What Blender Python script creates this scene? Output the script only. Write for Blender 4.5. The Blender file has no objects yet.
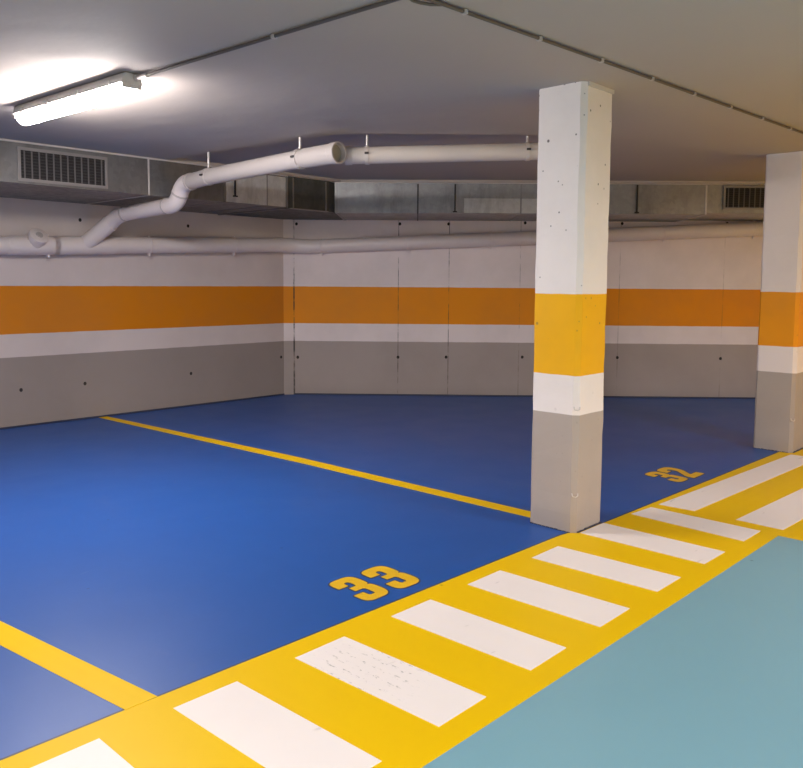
import bpy, bmesh, math, random
from mathutils import Vector, Matrix
random.seed(7)
S = 1.3                      # one survey unit (the eye height) in metres
scn = bpy.context.scene
C = scn.collection
def W(x, y, z=0.0): return Vector((x*S, y*S, z*S))
ZC = 1.775                   # underside of the lower slab
STEP = 0.02  # rise of the far ceiling field, added to darken it
YW = 5.57                    # left wall plane
N = Vector((0.737102, 0.675781, 0)); T = Vector((0.675781, -0.737102, 0)); BD = 7.00827
def BWp(t, off, z):          # along the diagonal back wall, off = distance in front of it
    p = N*(BD-off) + T*t
    return Vector((p.x, p.y, z))*S

# ------------------------------------------------------------------ materials
class NT:
    def __init__(s, name):
        s.m = bpy.data.materials.new(name); s.m.use_nodes = True
        s.t = s.m.node_tree; s.n = s.t.nodes; s.b = s.n['Principled BSDF']
    def node(s, ty, **kw):
        n = s.n.new(ty)
        for k, v in kw.items(): setattr(n, k, v)
        return n
    def link(s, a, b): s.t.links.new(a, b)
    def val(s, x, sock):
        if hasattr(x, 'is_linked') or isinstance(x, bpy.types.NodeSocket): s.link(x, sock)
        else: sock.default_value = x
    def math(s, op, a, b=None, c=None, clamp=False):
        n = s.node('ShaderNodeMath', operation=op, use_clamp=clamp)
        s.val(a, n.inputs[0])
        if b is not None: s.val(b, n.inputs[1])
        if c is not None: s.val(c, n.inputs[2])
        return n.outputs[0]
    def mix(s, f, a, b):
        n = s.node('ShaderNodeMix', data_type='RGBA')
        s.val(f, n.inputs[0])
        for x, i in ((a, 6), (b, 7)):
            if isinstance(x, tuple): n.inputs[i].default_value = (*x[:3], 1)
            else: s.link(x, n.inputs[i])
        return n.outputs[2]
    def pos(s):
        return s.node('ShaderNodeNewGeometry').outputs['Position']
    def noise(s, scale, detail=3, rough=.5, vec=None):
        n = s.node('ShaderNodeTexNoise'); n.inputs['Scale'].default_value = scale
        n.inputs['Detail'].default_value = detail; n.inputs['Roughness'].default_value = rough
        s.link(vec if vec is not None else s.pos(), n.inputs['Vector'])
        return n.outputs['Fac']
    def smooth(s, x, a, b, lo=0., hi=1.):
        n = s.node('ShaderNodeMapRange', interpolation_type='SMOOTHSTEP')
        s.val(x, n.inputs[0]); n.inputs[1].default_value = a; n.inputs[2].default_value = b
        n.inputs[3].default_value = lo; n.inputs[4].default_value = hi
        return n.outputs[0]
    def scaled(s, v):
        n = s.node('ShaderNodeVectorMath', operation='MULTIPLY'); s.link(s.pos(), n.inputs[0]); n.inputs[1].default_value = v
        return n.outputs[0]
    def pits(s, scale, r0, r1, keep=.55):
        v = s.node('ShaderNodeTexVoronoi'); v.inputs['Scale'].default_value = scale
        s.link(s.pos(), v.inputs['Vector'])
        d = s.smooth(v.outputs['Distance'], r0, r1, 1., 0.)
        sep = s.node('ShaderNodeSeparateColor'); s.link(v.outputs['Color'], sep.inputs[0])
        return s.math('MULTIPLY', d, s.math('GREATER_THAN', sep.outputs[0], keep))
    def out(s, col, rough=.5, metal=0., spec=None, bump=None, bstr=.2, bdist=.01):
        s.val((*col, 1) if isinstance(col, tuple) else col, s.b.inputs['Base Color'])
        s.val(rough, s.b.inputs['Roughness']); s.val(metal, s.b.inputs['Metallic'])
        if spec is not None: s.b.inputs['Specular IOR Level'].default_value = spec
        if bump is not None:
            n = s.node('ShaderNodeBump'); n.inputs['Strength'].default_value = bstr; n.inputs['Distance'].default_value = bdist
            s.link(bump, n.inputs['Height']); s.link(n.outputs[0], s.b.inputs['Normal'])
        return s.m

def banded(name, white, orange, grey, pit=None, seams=None, axis=None):
    m = NT(name)
    sp = m.node('ShaderNodeSeparateXYZ'); m.link(m.pos(), sp.inputs[0])
    wob = m.math('MULTIPLY', m.math('SUBTRACT', m.noise(9, 2), .5), .006)
    z = m.math('ADD', sp.outputs[2], wob)
    def above(h): return m.smooth(z, h*S-.002, h*S+.002)
    c = m.mix(above(.478), grey, white)
    c = m.mix(above(.635), c, orange)
    c = m.mix(above(.959), c, white)
    dirt = m.smooth(m.noise(1.3, 5, .6), .35, .75, 0., .14)
    c = m.mix(dirt, c, (.16, .13, .11))
    foot_tint = m.smooth(z, 0., .12*S, .3, 0.)  # tints the lowest part of walls and columns brown-grey
    c = m.mix(foot_tint, c, (.30, .26, .23))
    if pit:
        p = m.math('ADD', m.pits(pit[0], .05, .10, pit[1]), m.pits(pit[0]*2.3, .08, .15, .6), clamp=True)
        up = m.smooth(m.math('ADD', z, m.math('MULTIPLY', m.noise(1.7, 2), .9*S)), .9*S, 1.7*S, .12, .9)
        c = m.mix(m.math('MULTIPLY', p, up), c, (.11, .09, .08))
    if seams:   # joints of the formwork: vertical hairlines at given distances along the wall
        d = m.node('ShaderNodeVectorMath', operation='DOT_PRODUCT'); m.link(m.pos(), d.inputs[0]); d.inputs[1].default_value = axis
        u = d.outputs['Value']
        br = m.smooth(m.noise(3.5, 4, .7), .38, .62)
        for s0, w, a in seams:
            k = m.smooth(m.math('ABSOLUTE', m.math('SUBTRACT', u, s0*S)), w*.4, w, 1., 0.)
            c = m.mix(m.math('MULTIPLY', m.math('MULTIPLY', k, br), a), c, (.05, .04, .035))
    return m.out(c, .62, spec=.3, bump=m.noise(14, 6, .65), bstr=.25, bdist=.006)

def paint(name, col, rough=.3, var=.12, dark=None, scuff=None, spec=.5):
    m = NT(name)
    f = m.smooth(m.noise(2.2, 5, .6), .3, .75, 0., var)
    c = m.mix(f, col, dark or tuple(x*.55 for x in col))
    if scuff:
        sm = m.smooth(m.noise(1.0, 6, .72, m.scaled((1.7, .75, 1))), .56, .78, 0., scuff[0])
        c = m.mix(sm, c, scuff[1])
        sp = m.smooth(m.noise(5.5, 3, .6, m.scaled((.8, 2.6, 1))), .70, .76, 0., scuff[0]*1.2)
        c = m.mix(sp, c, scuff[1])
    sk = m.math('MULTIPLY', m.pits(5.5, .02, .06, .8), .6)
    c = m.mix(sk, c, tuple(x*.3 for x in col))
    r = m.smooth(m.noise(3., 4), .3, .7, rough-.015, rough+.02)
    return m.out(c, r, spec=spec, bump=m.noise(30, 4, .5), bstr=.02, bdist=.003)

def plain(name, col, rough=.5, metal=0., var=.1, scale=6, spec=.5):
    m = NT(name)
    f = m.smooth(m.noise(scale, 4, .6), .3, .75, 0., var)
    return m.out(m.mix(f, col, tuple(x*.45 for x in col)), rough, metal, spec)

def galv(name, col, rough=.42, metal=.75):
    m = NT(name)
    v = m.node('ShaderNodeTexVoronoi'); v.inputs['Scale'].default_value = 28; m.link(m.pos(), v.inputs['Vector'])
    sep = m.node('ShaderNodeSeparateColor'); m.link(v.outputs['Color'], sep.inputs[0])
    c = m.mix(m.math('MULTIPLY', sep.outputs[1], .22), col, tuple(min(1, x*1.6) for x in col))
    st = m.smooth(m.noise(2.5, 5, .7, m.scaled((2.2, 2.2, .5))), .42, .72, 0., .5)
    c = m.mix(st, c, tuple(x*.5 for x in col))
    r = m.math('ADD', m.math('MULTIPLY', sep.outputs[0], .15), rough)
    return m.out(c, r, metal)

M = {}
M['blue'] = paint('blue_floor_paint', (.005, .082, .36), .42, .10, (.010, .060, .26), (.16, (.15, .18, .36)), .58)
M['yellow'] = paint('yellow_floor_paint', (.84, .53, .0005), .45, .12, (.74, .44, .0005), None, .14)
M['teal'] = paint('teal_floor_paint', (.205, .40, .485), .42, .10, (.145, .32, .41), None, .35)
def scuffed():
    m = NT('white_floor_paint')
    c = m.mix(m.smooth(m.noise(2.2, 5, .6), .3, .75, 0., .14), (.90, .83, .81), (.74, .67, .65))
    d = m.node('ShaderNodeVectorMath', operation='DISTANCE'); m.link(m.pos(), d.inputs[0]); d.inputs[1].default_value = (1.375*S, 1.42*S, 0)
    near = m.smooth(d.outputs['Value'], .10, .26, 1., 0.)
    sp = m.smooth(m.noise(60, 3, .6, m.scaled((1.6, .7, 1))), .55, .66)
    rows = m.node('ShaderNodeTexWave', bands_direction='X'); m.link(m.pos(), rows.inputs['Vector']); rows.inputs['Scale'].default_value = 7; rows.inputs['Distortion'].default_value = 1.5
    k = m.math('MULTIPLY', m.math('MULTIPLY', near, sp), m.smooth(rows.outputs['Fac'], .45, .8))
    c = m.mix(m.math('MULTIPLY', k, .6), c, (.22, .20, .19))
    odd = m.math('MULTIPLY', m.smooth(m.noise(9, 2, .5, m.scaled((.6, 1.8, 1))), .70, .76), .35)
    c = m.mix(odd, c, (.35, .31, .29))
    return m.out(c, .45, spec=.2, bump=m.noise(30, 4, .5), bstr=.06, bdist=.004)
M['white'] = scuffed()
M['number'] = paint('yellow_number_paint', (.78, .47, .01), .4, .12)
M['edge'] = plain('dark_paint_edge', (.035, .04, .075), .5)
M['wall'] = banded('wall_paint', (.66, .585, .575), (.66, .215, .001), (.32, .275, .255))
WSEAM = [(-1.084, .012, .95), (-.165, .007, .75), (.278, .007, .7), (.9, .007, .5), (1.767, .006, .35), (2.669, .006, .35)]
M['backwall'] = banded('back_wall_lit_paint', (.88, .79, .785), (.88, .30, .001), (.43, .37, .34), None, WSEAM, tuple(T))  # wall paint with base colours raised to replace missing light
M['column'] = banded('column_paint_lit', (.89, .82, .79), (.93, .47, .0005), (.46, .395, .35), (9., .45))  # column paint with the stronger light put into its colours
M['column_b'] = banded('column_paint_shaded', (.80, .72, .69), (.80, .30, .001), (.40, .345, .305), (9., .45))  # same column paint, dimmer light put into its colours
M['hole'] = plain('tie_hole_dark', (.03, .025, .022), .9)
mm = NT('ceiling_plaster')
cc = mm.mix(mm.smooth(mm.noise(.9, 5, .55), .3, .75, 0., .22), (.455, .405, .375), (.385, .34, .315))
cc = mm.mix(mm.math('MULTIPLY', mm.pits(1.6, .012, .03, .5), .7), cc, (.12, .1, .09))
M['ceiling'] = mm.out(cc, .8, spec=.15, bump=mm.noise(1.6, 5, .5), bstr=.5, bdist=.03)
M['pvc'] = plain('grey_pipe_raised', (.80, .72, .71), .38, 0, .12, 3)  # pipe grey raised to make up for light missing along the walls
M['pvc_beige'] = plain('beige_plastic_pipe', (.66, .59, .54), .4, 0, .12, 3)
M['pvc_lowered'] = plain('grey_pipe_lowered', (.50, .455, .44), .38, 0, .12, 3)  # pipe grey lowered to offset the strong lamp close by
M['pvc_in'] = plain('pipe_mouth_inside', (.36, .33, .27), .6)
M['clamp'] = plain('clamp_metal', (.35, .32, .31), .45, .5)
M['bolt'] = plain('dark_bolt', (.07, .06, .06), .5, .4)
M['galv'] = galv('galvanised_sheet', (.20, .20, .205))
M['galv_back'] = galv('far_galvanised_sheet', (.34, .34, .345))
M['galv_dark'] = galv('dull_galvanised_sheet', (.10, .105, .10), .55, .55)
M['galv_light'] = galv('pale_galvanised_sheet', (.58, .58, .57), .5, .45)
M['flange'] = plain('pale_flange', (.66, .62, .60), .4, .35)
M['band'] = plain('seam_metal', (.30, .30, .30), .4, .7)
M['dark'] = plain('dark_steel', (.035, .033, .035), .5, .3)
M['slot'] = plain('vent_shadow', (.018, .016, .017), .8)
M['slat'] = plain('vent_blade', (.15, .14, .143), .45, .3)
M['ventframe'] = plain('vent_frame_grey', (.30, .285, .285), .4, .4)
M['stain'] = plain('grey_plastic_socket', (.50, .45, .44), .4)
M['housing'] = plain('lamp_housing_grey', (.62, .58, .56), .45)
M['conduit'] = plain('grey_conduit', (.12, .10, .09), .5, .1)
M['conduit_pale'] = plain('pale_conduit_sleeve', (.52, .47, .45), .5)
e = NT('lit_lamp_diffuser'); e.out((.9, .88, .85), .4)
e.b.inputs['Emission Color'].default_value = (1, .925, .88, 1); e.b.inputs['Emission Strength'].default_value = 166.0
M['lamp'] = e.m

# ------------------------------------------------------------------ helpers
def mesh_of(name, bm, mats):
    me = bpy.data.meshes.new(name); bmesh.ops.recalc_face_normals(bm, faces=bm.faces); bm.to_mesh(me); bm.free()
    for m in (mats if isinstance(mats, (list, tuple)) else [mats]): me.materials.append(M[m] if isinstance(m, str) else m)
    return me
def root(name, loc, label, cat, group=None):
    o = bpy.data.objects.new(name, None); C.objects.link(o); o.location = loc; o.empty_display_size = .1
    return tag(o, label, cat, group)
def tag(o, label, cat, group=None):
    o['label'] = label; o['category'] = cat
    if group: o['group'] = group
    return o
def rootof(o):
    v = Vector((0, 0, 0))
    while o is not None: v += o.location; o = o.parent
    return v
def obj(name, bm, mats, parent=None, smooth=False, label=None, at=None):
    """bm in world coordinates; becomes one mesh object (a child of parent, or top level with its origin at `at`)"""
    off = rootof(parent) if parent else Vector(at or (0, 0, 0))
    bmesh.ops.translate(bm, verts=bm.verts, vec=-off)
    me = mesh_of(name, bm, mats)
    o = bpy.data.objects.new(name, me); C.objects.link(o)
    if parent: o.parent = parent
    else: o.location = off
    if smooth:
        me.polygons.foreach_set('use_smooth', [True]*len(me.polygons))
        try: me.set_sharp_from_angle(angle=math.radians(38))
        except Exception: pass
    if label: o['label'] = label
    return o
def struct(name, bm, mats, **k):
    o = obj(name, bm, mats, **k); o['kind'] = 'structure'; return o
def prism(bm, pts, z0, z1, mi=0):
    """pts: plan polygon in metres (Vectors / tuples), extruded z0..z1"""
    b = [bm.verts.new((p[0], p[1], z0)) for p in pts]; t = [bm.verts.new((p[0], p[1], z1)) for p in pts]
    fs = [bm.faces.new(b[::-1]), bm.faces.new(t)]
    n = len(pts)
    for i in range(n): fs.append(bm.faces.new((b[i], b[(i+1) % n], t[(i+1) % n], t[i])))
    for f in fs: f.material_index = mi
    return bm
def frame_box(bm, o, ax, ay, az, x0, x1, y0, y1, z0, z1, bev=0, mi=0):
    """a box in a local frame (o + ax*x + ay*y + az*z), metres"""
    vs = [bm.verts.new(o + ax*x + ay*y + az*z) for x in (x0, x1) for y in (y0, y1) for z in (z0, z1)]
    idx = [(0, 1, 3, 2), (4, 6, 7, 5), (0, 4, 5, 1), (2, 3, 7, 6), (0, 2, 6, 4), (1, 5, 7, 3)]
    fs = [bm.faces.new([vs[i] for i in q]) for q in idx]
    for f in fs: f.material_index = mi
    if bev:
        es = list({e for f in fs for e in f.edges})
        bmesh.ops.bevel(bm, geom=es, offset=bev, segments=2, affect='EDGES', profile=.7)
    return bm
X_, Y_, Z_ = Vector((1, 0, 0)), Vector((0, 1, 0)), Vector((0, 0, 1))
def wbox(bm, x0, x1, y0, y1, z0, z1, bev=0, mi=0): return frame_box(bm, Vector((0, 0, 0)), X_, Y_, Z_, x0, x1, y0, y1, z0, z1, bev, mi)
def sweep(bm, pts, rads, seg=24, cap=True, mi=0, open_end=None):
    """round tube through pts; rads per point"""
    pts = [Vector(p) for p in pts]; n = len(pts)
    if not isinstance(rads, (list, tuple)): rads = [rads]*n
    tans = [((pts[min(i+1, n-1)]-pts[i]).normalized() + (pts[i]-pts[max(i-1, 0)]).normalized()).normalized() if (0 < i < n-1 and (pts[i+1]-pts[i]).length > 1e-7 and (pts[i]-pts[i-1]).length > 1e-7)
            else (pts[min(i+1, n-1)]-pts[max(i-1, 0)]).normalized() for i in range(n)]
    ref = Z_ if abs(tans[0].z) < .9 else X_
    u = tans[0].cross(ref).normalized()
    rings = []
    for i in range(n):
        u = (u - tans[i]*u.dot(tans[i])).normalized(); v = tans[i].cross(u)
        rings.append([bm.verts.new(pts[i] + (u*math.cos(a)+v*math.sin(a))*rads[i]) for a in (2*math.pi*k/seg for k in range(seg))])
    for i in range(n-1):
        for k in range(seg):
            f = bm.faces.new((rings[i][k], rings[i][(k+1) % seg], rings[i+1][(k+1) % seg], rings[i+1][k])); f.material_index = mi
    if cap:
        bm.faces.new(rings[0][::-1]).material_index = mi
        bm.faces.new(rings[-1]).material_index = mi
    return bm
def arc_pts(p0, p1, p2, r, k=10):
    """straight p0-p1-p2 with the corner at p1 rounded by tangent length r; only the rounded part"""
    a = p1 + (p0-p1).normalized()*r; b = p1 + (p2-p1).normalized()*r
    return [a*(1-t)**2 + p1*2*t*(1-t) + b*t*t for t in (i/k for i in range(k+1))]
def lathe(bm, base, axis, prof, seg=32, mis=None):
    """surface of revolution: prof = (distance along axis, radius)"""
    axis = axis.normalized(); u = axis.cross(Z_ if abs(axis.z) < .9 else X_).normalized(); v = axis.cross(u)
    rs = [[bm.verts.new(base + axis*s_ + (u*math.cos(a)+v*math.sin(a))*r_) for a in (2*math.pi*k/seg for k in range(seg))] for s_, r_ in prof]
    for i, (a, c) in enumerate(zip(rs, rs[1:])):
        for k in range(seg): bm.faces.new((a[k], a[(k+1) % seg], c[(k+1) % seg], c[k]))
    return bm
def ring(bm, c, d, r, w, seg=24, bead=.003):
    d = d.normalized(); h = d*(w/2)
    return sweep(bm, [c-h, c-h*.8, c+h*.8, c+h], [r-bead*.5, r, r, r-bead*.5], seg)

# ------------------------------------------------------------------ floor
def yel(x):  # edge between the blue bays and the yellow walkway
    P = [(-5, 1.70), (.85, 1.691), (2.683, 1.672), (2.95, 1.632), (4.977, 1.601), (8.2, 1.55)]
    for (a, b), (c, d) in zip(P, P[1:]):
        if x <= c: return b + (d-b)*(x-a)/(c-a)
    return P[-1][1]
ex = [-5, .85, 2.683, 2.95, 4.977, 8.2]
bm = bmesh.new()
top = lambda pts, mi: setattr(bm.faces.new([bm.verts.new(W(x, y)) for x, y in pts]), 'material_index', mi)
edge = [(x, yel(x)) for x in ex]
top(edge + [(8.2, 6.3), (-5, 6.3)], 0)                                                     # blue bays
top([(-5, 1.040), (3.295, 1.047), (3.295, -5)] + [(14, -5), (14, 1.55)] + edge[::-1], 1)     # yellow walkway
top([(-5, -5), (3.295, -5), (3.295, 1.047), (-5, 1.040)], 2)                               # teal lane
top([(8.2, 1.55), (14, 1.55), (14, 6.3), (8.2, 6.3)], 0)
rim = [bm.verts.new(W(x, yel(x)+dy) + Vector((0, 0, .0004))) for dy in (0, .006) for x in ex]
for i in range(len(ex)-1):
    bm.faces.new((rim[i], rim[i+1], rim[i+1+len(ex)], rim[i+len(ex)])).material_index = 3
struct('floor', bm, ['blue', 'yellow', 'teal', 'edge'])

def slab(pts, z0, z1):
    b = bmesh.new(); prism(b, [W(x, y) for x, y in pts], z0, z1); return b
def centre(pts):
    return W(sum(p[0] for p in pts)/len(pts), sum(p[1] for p in pts)/len(pts))
def mark(name, pts, mat, label, cat, group=None):
    o = obj(name, slab(pts, 0, .0016), mat, at=centre(pts)); return tag(o, label, cat, group)
STR = 'white stripes across the yellow walkway'
stripes = [
 ([(.571, 1.619), (.751, 1.621), (.754, 1.122), (.574, 1.12)], 'white walkway stripe beside the smaller blue bay corner, only partly in view'),
 ([(.929, 1.616), (1.106, 1.615), (1.124, 1.12), (.947, 1.12)], 'white walkway stripe just past the end of the wide yellow bay line'),
 ([(1.286, 1.609), (1.465, 1.611), (1.484, 1.122), (1.306, 1.119)], 'white walkway stripe with rows of faint grey tyre scuffs'),
 ([(1.655, 1.612), (1.833, 1.612), (1.846, 1.124), (1.670, 1.121)], 'white walkway stripe nearest to the floor number 33'),
 ([(2.014, 1.608), (2.196, 1.609), (2.214, 1.127), (2.031, 1.125)], 'white walkway stripe midway between the number 33 and the full column'),
 ([(2.381, 1.603), (2.559, 1.605), (2.579, 1.128), (2.402, 1.128)], 'white walkway stripe one short of the stripe at the column foot'),
 ([(2.762, 1.631), (2.948, 1.631), (2.948, 1.123), (2.765, 1.125)], 'white walkway stripe starting at the foot of the full column'),
 ([(3.152, 1.612), (3.312, 1.598), (3.306, 1.120), (3.124, 1.120)], 'white crosswise stripe ending against the two lengthwise stripes'),
]
for pts, lb in stripes: mark('white_stripe', pts, 'white', lb, 'road marking', STR)
mark('long_white_stripe', [(3.38, 1.595), (4.95, 1.525), (4.95, 1.376), (3.394, 1.434)], 'white', 'long white stripe running beside the blue bay to the cropped column', 'road marking', 'long stripes along the walkway')
mark('long_white_stripe', [(3.392, 1.252), (4.95, 1.185), (4.95, 1.0), (3.386, 1.06)], 'white', 'long white stripe starting at the corner of the turquoise lane', 'road marking', 'long stripes along the walkway')
mark('bay_line', [(.30, 5.55), (.37, 5.55), (.930, 1.691), (.847, 1.690)], 'yellow', 'wide yellow bay line between the small blue corner and bay 33', 'road marking', 'yellow bay lines')
mark('bay_line', [(2.634, 5.565), (2.700, 5.565), (2.836, 3.50), (2.872, 1.86), (2.796, 1.86), (2.752, 3.39)], 'yellow', 'long thin yellow bay line running from the wall to the full column', 'road marking', 'yellow bay lines')

# numerals: outlines drawn with quadratic corner rounding
def rounded(poly, k=6):
    """poly: (u, v, r) corners; r is the rounding length"""
    out = []; n = len(poly)
    for i, (u, v, r) in enumerate(poly):
        p = Vector((u, v))
        if r <= 0: out.append(p); continue
        a = Vector(poly[i-1][:2]); b = Vector(poly[(i+1) % n][:2])
        la, lb = (a-p).length, (b-p).length
        q0 = p + (a-p)/la*min(r, la*.499); q1 = p + (b-p)/lb*min(r, lb*.499)
        out += [q0*(1-t)**2 + p*2*t*(1-t) + q1*t*t for t in (j/k for j in range(k+1))]
    return out
THREE = [(0, .68, .03), (0, 1, .34), (.97, 1, .36), (.97, .55, .13), (.84, .525, .03), (1, .49, .12), (1, 0, .36), (0, 0, .34), (0, .33, .03), (.38, .33, .02), (.38, .175, .07), (.62, .175, .07), (.62, .445, .08), (.27, .445, .02), (.27, .60, .02), (.58, .60, .07), (.58, .815, .08), (.38, .815, .07), (.38, .68, .02)]
TWO = [(0, .68, .03), (0, 1, .34), (1, 1, .36), (1, .58, .2), (.46, .21, .03), (1, .21, .02), (1, 0, .02), (0, 0, .02), (0, .2, .1), (.62, .60, .1), (.62, .815, .08), (.38, .815, .07), (.38, .68, .02)]
def digit(shape, o, du, dv, z, grow=0.0):
    pts = rounded(shape); b = bmesh.new()
    P = [Vector((o[0]+du[0]*p.x+dv[0]*p.y, o[1]+du[1]*p.x+dv[1]*p.y)) for p in pts]
    if grow:
        P = [p for i, p in enumerate(P) if (p-P[i-1]).length > 2e-4]
        n = len(P); Q = []
        for i in range(n):
            t = (P[(i+1) % n]-P[i-1]).normalized(); Q.append(P[i] + Vector((-t.y, t.x))*grow)
        P = Q
    from mathutils.geometry import tessellate_polygon
    Q = [P[0]]
    for p in P[1:]:
        if (p-Q[-1]).length > 2e-4: Q.append(p)
    tv = [b.verts.new(W(p.x, p.y) + Z_*(z+.0008)) for p in Q]; bv = [b.verts.new(W(p.x, p.y) + Z_*z) for p in Q]
    for tri in tessellate_polygon([[Vector((p.x, p.y, 0)) for p in Q]]): b.faces.new([tv[t] for t in tri])
    n = len(Q)
    for i in range(n): b.faces.new((bv[i], bv[(i+1) % n], tv[(i+1) % n], tv[i]))
    return b
def number(name, label, digs):
    r = root(name, W(digs[0][1][0], digs[0][1][1]), label, 'number')
    for nm, o, du, dv, sh in digs:
        d = obj(nm, digit(sh, o, du, dv, .0010), 'number', r)
        obj('painted_edge', digit(sh, o, du, dv, .0001, .0055), 'edge', d, label='thin dark edge around the numeral')
number('bay_number', 'yellow bay number 33 painted on the blue floor',
       [('digit_three', (1.681, 1.738), (.113, .002), (.004, .206), THREE), ('digit_three', (1.823, 1.736), (.116, .0), (.008, .208), THREE)])
number('bay_number', 'yellow bay number 32 painted on the dark blue floor behind the column',
       [('digit_three', (3.834, 1.702), (.118, -.004), (.026, .213), THREE), ('digit_two', (3.979, 1.690), (.134, .002), (.006, .220), TWO)])

# ------------------------------------------------------------------ room shell
def wall_strip(name, p, q, mat, z1=ZC+.2, thick=.12, holes=()):
    p, q = W(*p), W(*q); d = (q-p).normalized(); nrm = Vector((-d.y, d.x, 0))   # room lies on the right of p->q
    b = bmesh.new()
    frame_box(b, p, d, nrm, Z_, 0, (q-p).length, 0, thick, 0, z1*S)
    for u, z, r in holes:                                                       # tie holes left by the formwork
        c = p + d*u*S + Z_*z*S - nrm*.0015
        vs = [b.verts.new(c + d*math.cos(a)*r + Z_*math.sin(a)*r*1.15) for a in (2*math.pi*k/14 for k in range(14))]
        b.faces.new(vs).material_index = 1
        vs2 = [b.verts.new(c - nrm*.0012 + d*math.cos(a)*r*.5 + Z_*(math.sin(a)*r*.5+r*.3)) for a in (2*math.pi*k/10 for k in range(10))]
        b.faces.new(vs2).material_index = 1
    return struct(name, b, [mat, 'hole'])
CL = (4.341, YW); CR = (4.424, 5.523)
x0w = -4.0
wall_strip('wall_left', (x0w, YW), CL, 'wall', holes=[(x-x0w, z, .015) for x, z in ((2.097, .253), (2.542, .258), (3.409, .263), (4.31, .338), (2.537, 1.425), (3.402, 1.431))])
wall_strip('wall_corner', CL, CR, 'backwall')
ub = CR[0]*T.x + CR[1]*T.y
e2 = N*BD + T*8.4
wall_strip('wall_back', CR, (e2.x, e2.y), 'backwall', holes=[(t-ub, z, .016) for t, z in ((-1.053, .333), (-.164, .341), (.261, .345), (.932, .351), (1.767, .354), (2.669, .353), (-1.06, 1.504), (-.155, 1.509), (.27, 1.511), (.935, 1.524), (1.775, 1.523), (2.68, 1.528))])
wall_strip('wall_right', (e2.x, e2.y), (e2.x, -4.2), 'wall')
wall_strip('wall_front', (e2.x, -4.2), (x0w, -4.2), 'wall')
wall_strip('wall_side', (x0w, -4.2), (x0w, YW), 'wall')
b = bmesh.new(); prism(b, [W(x0w, YW-.006), W(CL[0], YW-.006), W(CL[0], YW), W(x0w, YW)], 0, .016); struct('baseboard_left', b, 'edge')
b = bmesh.new(); q0, q1 = W(*CR), W(e2.x, e2.y); nn = N*.008
prism(b, [q0-nn, q1-nn, q1, q0], 0, .016); struct('baseboard_back', b, 'edge')

# ceiling: a lower slab, and a field over the far bays raised slightly to darken it
rec = [(7.55, 2.14), (6.4, 1.62), (5.6, 1.72), (4.99, 1.82), (3.87, 2.154), (3.567, 2.406), (3.0, 2.98), (2.90, 3.085), (2.855, 3.16), (2.838, 3.26), (2.76, 4.1), (2.71, 4.66), (2.70, 5.6)]
b = bmesh.new()
prism(b, [W(*p) for p in [(-4.2, -4.4), (e2.x+.2, -4.4), (e2.x+.2, e2.y)] + rec + [(-4.2, 5.7)]], ZC*S, (ZC+.1)*S)
prism(b, [W(*p) for p in [(-4.2, -4.4), (e2.x+.2, -4.4), (e2.x+.2, 5.8), (-4.2, 5.8)]], (ZC+STEP)*S, (ZC+.13)*S)
fr = [BWp(t, .757, 0)/S for t in (-.60, 8.6)]
prism(b, [W(2.5, 4.664), W(4.12, 4.664), W(fr[0].x, fr[0].y), W(fr[1].x, fr[1].y), W(e2.x+.1, e2.y+.1), W(4.9, 5.78), W(2.5, 5.78)], ZC*S, (ZC+.1)*S)
struct('ceiling', b, 'ceiling')

# ------------------------------------------------------------------ columns
def column(label, X, Y, wx, wy, mat, hooks):
    r = root('concrete_column', W(X+wx/2, Y+wy/2), label, 'column', 'square concrete columns')
    ch = .019
    pts = [(X+ch, Y), (X+wx-.008, Y), (X+wx, Y+.008), (X+wx, Y+wy-.01), (X+wx-.01, Y+wy), (X+.01, Y+wy), (X, Y+wy-.01), (X, Y+ch)]
    b = bmesh.new()
    nz = 24; ring_ = []
    rr = random.Random(int(X*100))
    for k in range(nz+1):
        z = (ZC+.004)*S*k/nz
        ring_.append([b.verts.new(W(x, y) + Vector((rr.uniform(-.0022, .0022) - (.004 if x < X+wx/2 else 0), rr.uniform(-.0022, .0022) + (.0 if y < Y+wy/2 else .004), z))) for x, y in pts])
    n = len(pts)
    for a, c in zip(ring_, ring_[1:]):
        for i in range(n): b.faces.new((a[i], a[(i+1) % n], c[(i+1) % n], c[i]))
    b.faces.new(ring_[0][::-1]); b.faces.new(ring_[-1])
    obj('shaft', b, mat, r)
    b = bmesh.new()
    z0, z1 = (ZC-.016)*S, ZC*S
    prism(b, [W(X+ch-.004, Y-.006), W(X+wx, Y-.006), W(X+wx, Y+.004), W(X+ch, Y+.004)], z0, z1)
    obj('top_fillet', b, 'housing', r, label='pale ragged strip where the column meets the ceiling')
    b = bmesh.new()
    for k in range(10):
        t0, t1 = k/10, (k+.8)/10
        h = rr.uniform(.004, .010)
        prism(b, [W(X+ch+(wx-ch)*t0, Y-.005), W(X+ch+(wx-ch)*t1, Y-.006), W(X+ch+(wx-ch)*t1, Y+.004), W(X+ch+(wx-ch)*t0, Y+.004)], 0, h)
        prism(b, [W(X-.004, Y+ch+(wy-ch)*t0), W(X-.005, Y+ch+(wy-ch)*t1), W(X+.004, Y+ch+(wy-ch)*t1), W(X+.004, Y+ch+(wy-ch)*t0)], 0, h*.6)
    obj('foot_joint', b, 'edge', r, label='dark crumbly joint at the column foot')
    for z in hooks:                                                             # bits of tie wire on the chamfered corner
        c = W(X+ch*.35, Y+ch*.35, z) + Vector((-.004, -.004, 0)); b = bmesh.new()
        sweep(b, [c+Vector((-.016, .010, .012)), c+Vector((-.014, .006, -.004)), c+Vector((-.002, -.006, -.008)), c+Vector((.010, -.010, -.002)), c+Vector((.013, -.008, .010))], .003, 8)
        obj('wire_tie', b, 'flange', r, True, 'small twist of pale wire')
    return r
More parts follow.
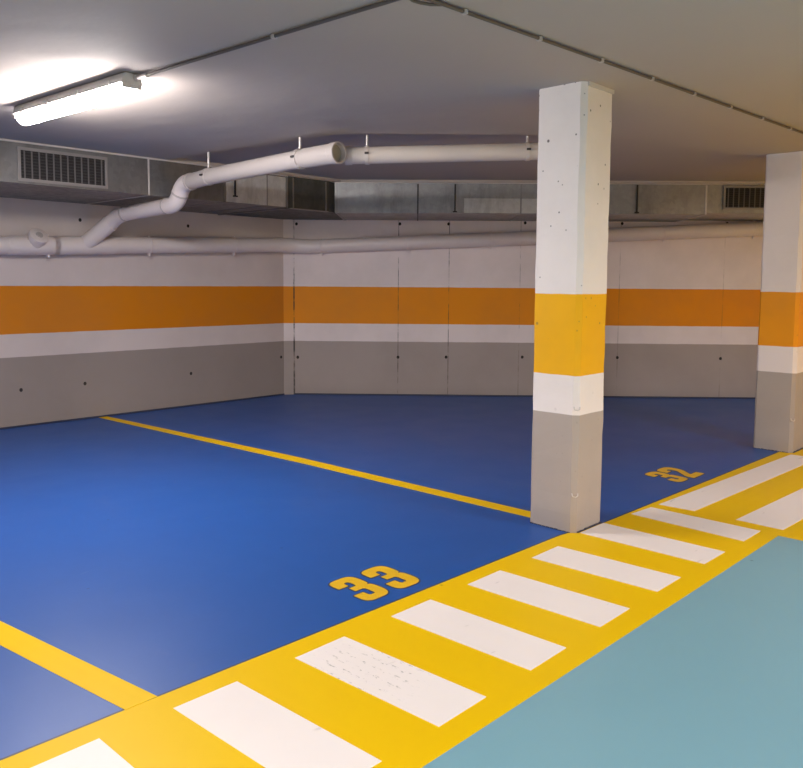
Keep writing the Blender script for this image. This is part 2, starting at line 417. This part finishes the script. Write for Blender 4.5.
column('full-height concrete column with yellow band standing on the walkway edge', 2.7359, 1.6416, .2095, .2129, 'column', (.155, .505))
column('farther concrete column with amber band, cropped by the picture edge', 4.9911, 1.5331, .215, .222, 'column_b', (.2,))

# ------------------------------------------------------------------ ducts
YD, ZB = 4.671, 1.540
ZT = ZC - .002
GAP = .004
def seam_left(x, w, mat, r, label=None, name='seam_band', proud=.005):
    b = bmesh.new(); o = Vector((0, 0, 0))
    wbox(b, (x*S)-w/2, (x*S)+w/2, YD*S-proud, YD*S+.01, ZB*S-proud, ZT*S)
    wbox(b, (x*S)-w/2, (x*S)+w/2, YD*S-proud, (YW-.02)*S, ZB*S-proud, ZB*S+.004)
    return obj(name, b, mat, r, label=label)
def strap(r, o, ax, ay, u, z0, z1):
    """dark threaded hanger on a duct face with a foot under the duct"""
    b = bmesh.new()
    frame_box(b, o, ax, ay, Z_, u-.007, u+.007, -.014, -.002, z0, z1)
    frame_box(b, o, ax, ay, Z_, u-.022, u+.022, -.018, .03, z0-.012, z0)
    return obj('hanger', b, 'dark', r, label='dark hanger rod')
def grille(r, o, ax, ay, u0, u1, z0, z1, nv):
    """air grille on a duct face; ay points into the duct"""
    fw = .022
    g = bmesh.new()
    frame_box(g, o, ax, ay, Z_, u0, u1, -.012, 0, z1-fw, z1, .002); frame_box(g, o, ax, ay, Z_, u0, u1, -.012, 0, z0, z0+fw, .002)
    frame_box(g, o, ax, ay, Z_, u0, u0+fw, -.012, 0, z0+fw, z1-fw, .002); frame_box(g, o, ax, ay, Z_, u1-fw, u1, -.012, 0, z0+fw, z1-fw, .002)
    f = obj('grille_frame', g, 'ventframe', r)
    g = bmesh.new(); frame_box(g, o, ax, ay, Z_, u0+fw, u1-fw, -.0025, 0, z0+fw, z1-fw)  # black sheet in place of a shaded opening
    obj('grille_back', g, 'slot', f, label='black panel standing in for shade behind the vent blades')
    g = bmesh.new()
    for k in range(nv):
        u = u0+fw+(u1-u0-2*fw)*(k+.5)/nv
        frame_box(g, o, ax, ay, Z_, u-.005, u+.005, -.011, -.0065, z0+fw, z1-fw)
    obj('vertical_blades', g, 'slat', f)
    g = bmesh.new(); nh = 9
    for k in range(nh):
        z = z0+fw+(z1-z0-2*fw)*(k+.5)/nh
        frame_box(g, o, ax, ay, Z_, u0+fw, u1-fw, -.0062, -.003, z-.004, z+.004)
    obj('horizontal_blades', g, 'dark', f)

d1 = root('ventilation_duct', W(1.6, 5.1, ZB), 'galvanised rectangular air duct with a dark grille under the lamp', 'duct', 'ducts along the ceiling edge')
b = bmesh.new(); wbox(b, x0w*S+.02, 3.68*S, YD*S, (YW-GAP)*S, ZB*S, ZT*S, .004); obj('duct_body', b, 'galv', d1)
b = bmesh.new(); wbox(b, x0w*S+.02, 3.68*S, YD*S-.014, YD*S, ZT*S-.012, ZT*S); obj('top_flange', b, 'flange', d1, label='pale flange along the top edge')
seam_left(2.577, .012, 'flange', d1); seam_left(3.141, .02, 'band', d1); seam_left(3.497, .012, 'band', d1); seam_left(3.672, .02, 'band', d1, proud=.012)
seam_left(.6, .012, 'flange', d1)
b = bmesh.new(); wbox(b, 3.142*S+.012, 3.672*S-.012, YD*S-.0035, YD*S, ZB*S+.004, ZT*S-.02); obj('patch_panel', b, 'galv_light', d1, label='paler sheet section')
strap(d1, W(0, YD, 0), X_, Y_, 3.222*S, 1.59*S, (ZC-.02)*S)
grille(d1, W(0, YD, 0), X_, Y_, 1.778*S, 2.303*S, 1.553*S, 1.742*S, 12)

d2 = root('duct_elbow', W(4.2, 5.1, ZB), 'dark galvanised duct elbow turning the corner behind the open pipe mouth', 'duct')
OFF = .75
me_ = BWp(-.655, OFF, 0)/S; mb_ = BWp(-.655, GAP, 0)/S
pin = N*BD
# mitre where the two duct fronts meet
xm = (BD-OFF-N.y*YD)/N.x
body = [(3.684, YD), (4.085, YD), (me_.x, me_.y), (mb_.x, mb_.y), (4.42, 5.517), (4.335, YW-GAP), (3.684, YW-GAP)]
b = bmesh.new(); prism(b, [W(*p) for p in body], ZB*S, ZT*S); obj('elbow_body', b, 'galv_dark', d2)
b = bmesh.new(); prism(b, [W(3.684, YD-.011), W(4.082, YD-.011), W(me_.x-.008, me_.y-.008), W(me_.x, me_.y), W(4.085, YD), W(3.684, YD)], ZT*S-.005, ZT*S); obj('top_flange', b, 'flange', d2, label='pale flange along the top edge')
for x in (3.733, 4.05):
    b = bmesh.new(); wbox(b, x*S-.008, x*S+.008, YD*S-.006, YD*S, ZB*S, ZT*S-.012); obj('seam_band', b, 'band', d2)
b = bmesh.new(); wbox(b, 3.70*S, 4.07*S, YD*S-.016, YD*S+.02, ZB*S-.006, ZB*S+.002); obj('bottom_lip', b, 'band', d2)

d3 = root('ventilation_duct', BWp(1.2, .4, ZB), 'galvanised rectangular air duct along the far wall, seen on both sides of the column', 'duct', 'ducts along the ceiling edge')
OB = N*(BD-OFF)*S
def backbox(b, t0, t1, y0, y1, z0, z1, bev=0): return frame_box(b, OB, T, N, Z_, t0*S, t1*S, y0*S, y1*S, z0*S, z1*S, bev)
b = bmesh.new(); backbox(b, -.650, 2.227, 0, OFF-GAP, ZB, ZT, .004); obj('duct_body', b, 'galv_back', d3)
b = bmesh.new(); backbox(b, 2.232, 8.2, .006, OFF-GAP, ZB+.012, ZT, .004); obj('duct_body', b, 'galv_back', d3)
b = bmesh.new(); backbox(b, -.650, 8.2, -.009, 0, ZT-.004, ZT); obj('top_flange', b, 'flange', d3, label='pale flange along the top edge')
for t, m_, w in ((-.635, 'band', .010), (0., 'dark', .005), (.8, 'band', .006), (2.227, 'flange', .006), (5.0, 'band', .008)):
    b = bmesh.new(); backbox(b, t-w, t+w, -.005, .01, ZB-.004, ZT-.01); backbox(b, t-w, t+w, -.005, OFF-.02, ZB-.004, ZB+.003); obj('seam_band', b, m_, d3)
b = bmesh.new(); backbox(b, .36, 1.02, -.0025, 0, ZB+.004, ZB+.115); obj('bright_patch', b, 'galv_light', d3, label='brighter rectangle on the duct face')  # paler rectangle laid over the lower duct face
for t in (.289, 1.696, 3.6): strap(d3, OB, T, N, t*S, (ZB+.016)*S, (ZC-.012)*S)
grille(d3, OB, T, N, 2.357*S, 2.357*S+.682, 1.578*S, 1.762*S, 12)

# ------------------------------------------------------------------ pipes
def clamp_on(r, c, d, rad, mat='pvc', wall=None, stud_up=None, bolt=True):
    """pipe clip: a ring round the pipe, its bolt ear, and the stud that carries it"""
    b = bmesh.new(); ring(b, c, d, rad+.004, .022)
    k = obj('pipe_clamp', b, mat, r, True)
    side = d.normalized().cross(Z_).normalized()
    b = bmesh.new()
    if wall is not None:
        e = c - Z_*(rad+.014)
        frame_box(b, e, d.normalized(), wall, Z_, -.011, .011, -.016, .012, -.014, .014, .003)
        e = c + Z_*(rad+.010)
        b2 = bmesh.new()
        frame_box(b2, e, d.normalized(), wall, Z_, -.009, .009, -.010, .010, -.010, .006, .003)
        obj('clamp_bolt', b, mat, k); obj('clamp_bolt', b2, mat, k)
        b = bmesh.new(); sweep(b, [c+wall*rad*.9, c+wall*(OW*S-.002)], .006, 8); obj('wall_stud', b, mat, k)
    return k

# the drain along the two walls
RW = .060; OW = .075
def wl(x, z): return W(x, YW-OW, z)
def wbk(t, z): return BWp(t, OW, z)
r = root('wall_drain_pipe', wl(2.5, 1.2), 'long grey drain pipe clipped along both walls below the ducts', 'pipe')
zl = lambda x: 1.222 + .0395*(x-1.96)
zb = lambda t: 1.3175 + .0447*(t+.67)
xc = (BD-OW-N.y*(YW-OW))/N.x               # corner of the two runs
tc = xc*T.x + (YW-OW)*T.y
pc = wl(xc, 1.312); a0 = wl(xc-.13, zl(xc-.13)); b0 = wbk(tc+.13, zb(tc+.13))
b = bmesh.new(); sweep(b, [wl(-3.9, zl(-3.9)), a0], RW*S, 28); obj('pipe_run', b, 'pvc', r, True)
b = bmesh.new(); sweep(b, [b0, wbk(8.0, zb(8.0))], RW*S, 28); obj('pipe_run', b, 'pvc', r, True)
b = bmesh.new(); sweep(b, [a0-X_*.05]+arc_pts(a0, pc, b0, .12*S)+[b0+T*.05], RW*S+.004, 28); obj('corner_bend', b, 'pvc', r, True)
for x in (2.276, 3.022, 3.776): clamp_on(r, wl(x, zl(x)), X_, RW*S, wall=Y_)
for t in (-.835, -.09, .634, 1.38, 2.115, 2.88): clamp_on(r, wbk(t, zb(t)), T, RW*S, wall=N)
# wye for the branch, and the capped cleanout stub
for x, w in ((2.18, .34), (2.52, .46)):
    b = bmesh.new(); c0 = wl(x-w/2, zl(x-w/2)); c1 = wl(x+w/2, zl(x+w/2)); dd = (c1-c0)
    sweep(b, [c0, c0+dd*.03, c0+dd*.97, c1], [RW*S+.003, RW*S+.006, RW*S+.006, RW*S+.003], 28); obj('wye_sleeve', b, 'pvc', r, True)
RB = .049
jw = wl(2.525, zl(2.525)); kw = W(2.648, 5.30, 1.412)
b = bmesh.new(); dw = (kw-jw); sweep(b, [jw, jw+dw*.86, jw+dw*.86, jw+dw*.92], [RB*S+.008, RB*S+.008, RB*S+.012, RB*S+.012], 28); obj('wye_branch', b, 'pvc', r, True)
s0 = wl(2.175, zl(2.175)); sd = Vector((.12, -.75, .62)).normalized()
b = bmesh.new(); sweep(b, [s0, s0+sd*.120], RB*S*1.12, 28); st = obj('cleanout_stub', b, 'pvc', r, True)
b = bmesh.new(); e = s0+sd*.120; sweep(b, [e-sd*.03, e+sd*.012, e+sd*.018], [RB*S+.017, RB*S+.017, RB*S+.006], 28); cp_ = obj('cleanout_cap', b, 'pvc', st, True)
b = bmesh.new(); sweep(b, [e+sd*.016, e+sd*.026], [RB*S*.5, RB*S*.45], 20); obj('cap_knob', b, 'pvc_lowered', cp_, True)

# the branch that drops under the duct and runs out over the bay, open at its end
r = root('branch_drain_pipe', W(2.767, 3.5, 1.66), 'pale drain pipe with an open mouth hanging over bay 33, dropping under the duct', 'pipe')
k0 = jw+dw*.90; k1 = W(2.640, 5.20, 1.432)
u0 = W(2.728, 4.60, 1.488); u1 = W(2.728, 4.515, 1.612); u2 = W(2.716, 4.207, 1.629); u3 = W(2.767, 3.401, 1.659); u4 = W(2.786, 3.105, 1.664)
k1 = W(2.656, 5.24, 1.450)
b = bmesh.new(); sweep(b, [k0]+arc_pts(k0, k1, u0, .06*S)+[k1+(u0-k1).normalized()*.11], RB*S+.004, 28); obj('lower_bend', b, 'pvc', r, True)
b = bmesh.new(); sweep(b, [k1+(u0-k1).normalized()*.09, u0+(k1-u0).normalized()*.06], RB*S, 28); obj('pipe_run', b, 'pvc', r, True)
b = bmesh.new(); sweep(b, [u0+(k1-u0).normalized()*.12]+arc_pts(k1, u0, u1, .062*S)+arc_pts(u0, u1, u2, .062*S)+[u1+(u2-u1).normalized()*.12], RB*S+.004, 28); obj('double_bend', b, 'pvc', r, True)
for c, dd in ((u0+(k1-u0).normalized()*.125, k1-u0), (u0*.5+u1*.5, u1-u0), (u1+(u2-u1).normalized()*.125, u2-u1), (k1+(u0-k1).normalized()*.115, u0-k1)):
    b = bmesh.new(); ring(b, c, dd, RB*S+.0075, .016); obj('socket_ring', b, 'stain', r, True)
b = bmesh.new(); sweep(b, [u1+(u2-u1).normalized()*.10, u2, u3, u3+(u4-u3)*.3], RB*S, 28); obj('pipe_run', b, 'pvc_lowered', r, True)
dm = (u4-u3).normalized(); m0 = u3+dm*.05
RM = RB*S
b = bmesh.new()   # the mouth fitting with a hollow end
LM = (u4-m0).length
lathe(b, m0, dm, [(0, RM+.001), (.010, RM+.005), (LM-.062, RM+.005), (LM-.056, RM+.010), (LM-.003, RM+.010), (LM, RM+.007), (LM, RM-.002), (LM-.006, RM-.005), (LM-.11, RM-.005)])
mo = obj('mouth_fitting', b, 'pvc_lowered', r, True)
b = bmesh.new(); sweep(b, [u4-dm*.045, u4-dm*.04], RM-.0048, 32); obj('mouth_plug', b, 'pvc_in', mo, label='dull beige plug recessed in the pipe mouth')
def hang(r, c, d, rad, ztop, mat='pvc_lowered'):
    b = bmesh.new(); ring(b, c, d, rad+.005, .03); k = obj('pipe_clamp', b, mat, r, True)
    b = bmesh.new(); sweep(b, [c+Z_*rad, Vector((c.x, c.y, ztop))], .0095, 10); obj('hanger_rod', b, 'flange', k, True)
    side = d.normalized().cross(Z_).normalized()
    if side.dot(-c) < 0: side = -side
    p = c + side*(rad+.004)*.97 + Z_*(rad*.12)
    b = bmesh.new(); frame_box(b, p, d.normalized(), side, Z_, -.014, .014, -.004, .014, -.007, .007, .002); obj('clamp_screw', b, 'bolt', k)
hang(r, u2, u3-u2, RM, ZC*S); hang(r, u3, u4-u3, RM+.003, ZC*S)

r = root('overhead_drain_pipe', W(3.2, 2.84, 1.68), 'beige drain pipe hung parallel to the far wall, running behind the column', 'pipe')
v0 = W(2.898, 3.158, 1.667); v1 = W(2.966, 3.087, 1.669); v2 = W(3.548, 2.470, 1.694); v3 = W(4.6, 1.90+.0, 1.735)
v3 = v2 + (v2-v1).normalized()*.27*S
RP = .0445*S
b = bmesh.new(); sweep(b, [v0-(v1-v0).normalized()*.02, v3], RP, 28); obj('pipe_run', b, 'pvc_beige', r, True)
b = bmesh.new(); ring(b, v0, v1-v0, RP+.006, .05); obj('socket_ring', b, 'pvc_beige', r, True)
b = bmesh.new(); ring(b, v3, v1-v0, RP+.006, .09); obj('end_cap', b, 'pvc_beige', r, True)
hang(r, v1, v2-v1, RP, ZC*S, 'pvc_beige'); hang(r, v2, v2-v1, RP, ZC*S, 'pvc_beige')

# ------------------------------------------------------------------ lamp
la, lb_ = W(1.457, 3.75, ZC), W(1.505, 2.835, ZC)
ld = (lb_-la).normalized(); lw = Vector((-ld.y, ld.x, 0)); L = (lb_-la).length
r = root('batten_lamp', (la+lb_)/2, 'lit grey-backed strip lamp on the ceiling above the duct grille', 'lamp')
def loft(b, prof, ends):
    """prof: list of (w, z) closed; ends: list of (distance, scale)"""
    rs = []
    for s_, k in ends:
        rs.append([b.verts.new(la + ld*s_ + lw*w*k + Z_*z) for w, z in prof])
    n = len(prof)
    for a, c in zip(rs, rs[1:]):
        for i in range(n): b.faces.new((a[i], a[(i+1) % n], c[(i+1) % n], c[i]))
    b.faces.new(rs[0][::-1]); b.faces.new(rs[-1])
    return b
hp = [(-.040, -.004), (.040, -.004), (.052, -.020), (.060, -.046), (.060, -.054), (-.060, -.054), (-.060, -.046), (-.052, -.020)]
b = loft(bmesh.new(), hp, [(0, .9), (.012, 1), (L-.012, 1), (L, .9)]); obj('housing', b, 'housing', r, True)
dp = [(.054*math.cos(a), -.0535-.056*math.sin(a)**.8) for a in (math.pi*k/14 for k in range(15))]
b = loft(bmesh.new(), dp, [(.022, .86), (.04, 1), (L-.04, 1), (L-.022, .86)]); obj('diffuser', b, 'lamp', r, True, 'glowing white diffuser')
for s_ in (.12, L*.36, L*.64, L-.12):
    for sg in (-1, 1):
        b = bmesh.new(); frame_box(b, la+ld*s_+lw*sg*.0605, ld, lw*sg, Z_, -.012, .012, -.003, .004, -.062, -.030, .001); obj('clip', b, 'housing', r)
for s_ in (.002, L-.014):
    b = bmesh.new(); frame_box(b, la, ld, lw, Z_, s_, s_+.012, -.050, .050, -.075, -.010, .003); obj('end_cap', b, 'housing', r)
b = bmesh.new(); g0 = lb_+lw*.02-Z_*.022; sweep(b, [g0-ld*.01, g0+ld*.02, g0+ld*.022, g0+ld*.10], [.016, .016, .011, .011], 12); obj('cable_gland', b, 'conduit_pale', r, True)

# ------------------------------------------------------------------ conduits
def conduit(name, label, pts, rad, clips, group):
    r = root(name, (pts[0]+pts[-1])/2, label, 'conduit', group)
    b = bmesh.new(); sweep(b, pts, rad, 12); obj('tube', b, 'conduit', r, True)
    for a, c in zip(pts, pts[1:]):
        d = c-a; n = int(d.length/clips)
        for i in range(n):
            p = a + d*((i+.5)/n); dn = d.normalized(); s_ = dn.cross(Z_).normalized()
            b = bmesh.new(); frame_box(b, p, dn, s_, Z_, -.008, .008, -rad*1.5, rad*1.5, -rad*1.25, rad, .002); obj('saddle_clip', b, 'conduit_pale', r)
    return r
zc = ZC*S-.012
def cp(x, y, dz=0): return Vector((x*S, y*S, zc+dz))
conduit('cable_conduit', 'thin dark cable conduit feeding the strip lamp across the ceiling', [g0+ld*.09, cp(1.546, 2.62), cp(1.600, 1.50)], .0075, .85, 'ceiling conduits')
conduit('cable_conduit', 'thin dark cable conduit crossing the ceiling in front of both columns', [cp(1.625, 1.486), cp(2.674, 1.433), cp(4.35, 1.357), cp(7.2, 1.225)], .0075, .42, 'ceiling conduits')
b = bmesh.new()
sweep(b, [cp(1.601, 1.512), cp(1.628, 1.520, -.003), cp(1.655, 1.515, -.004), cp(1.685, 1.505, -.003), cp(1.715, 1.484, 0)], .006, 10)
tag(obj('loose_cable', b, 'conduit', at=cp(1.66, 1.53), smooth=True), 'short loose cable looping between the two ceiling conduits', 'cable')

# ------------------------------------------------------------------ light
def unseen_light(x, y, along, power, size=1.3, col=(1, .92, .85)):  # out-of-view area light below the ceiling, no fitting modelled
    l = bpy.data.lights.new('unseen_area_light', 'AREA'); l.shape = 'RECTANGLE'; l.size = size; l.size_y = .12; l.energy = power; l.color = col
    o = bpy.data.objects.new('unseen_area_light', l); C.objects.link(o); o.location = W(x, y, ZC-.06); o.rotation_euler = (0, 0, along); return o
unseen_light(-1.6, -.7, math.pi/2, 475, col=(1, .93, .89))
unseen_light(3.4, -1.7, math.pi/2, 190, col=(1, .95, .97))  # added fill for the back wall and the columns' right faces
unseen_light(7.4, -.9, math.pi/2, 80, col=(.96, .96, 1))  # added fill for the far end of the back wall
w = bpy.data.worlds.new('World'); scn.world = w; w.use_nodes = True
w.node_tree.nodes['Background'].inputs[0].default_value = (.9, .85, .85, 1); w.node_tree.nodes['Background'].inputs[1].default_value = .02

# ------------------------------------------------------------------ camera
F = Vector((.7216036, .6873918, -.0823451)); R = Vector((.6901336, -.7236486, .0069561)); U = Vector((.0548074, .0618487, .9965796))
cam = bpy.data.cameras.new('camera'); co = bpy.data.objects.new('camera', cam); C.objects.link(co)
mw = Matrix(((R.x, U.x, -F.x, 0), (R.y, U.y, -F.y, 0), (R.z, U.z, -F.z, S), (0, 0, 0, 1)))
co.matrix_world = mw
cam.sensor_width = 36; cam.sensor_fit = 'HORIZONTAL'; cam.lens = 794.193*36/803
cam.shift_y = (348.059-384)/803
cam.clip_start = .02
scn.camera = co
scn.view_settings.view_transform = 'Standard'; scn.view_settings.look = 'None'
scn.view_settings.exposure = 0.12
scn.cycles.use_denoising = True
scn.cycles.max_bounces = 10; scn.cycles.diffuse_bounces = 6
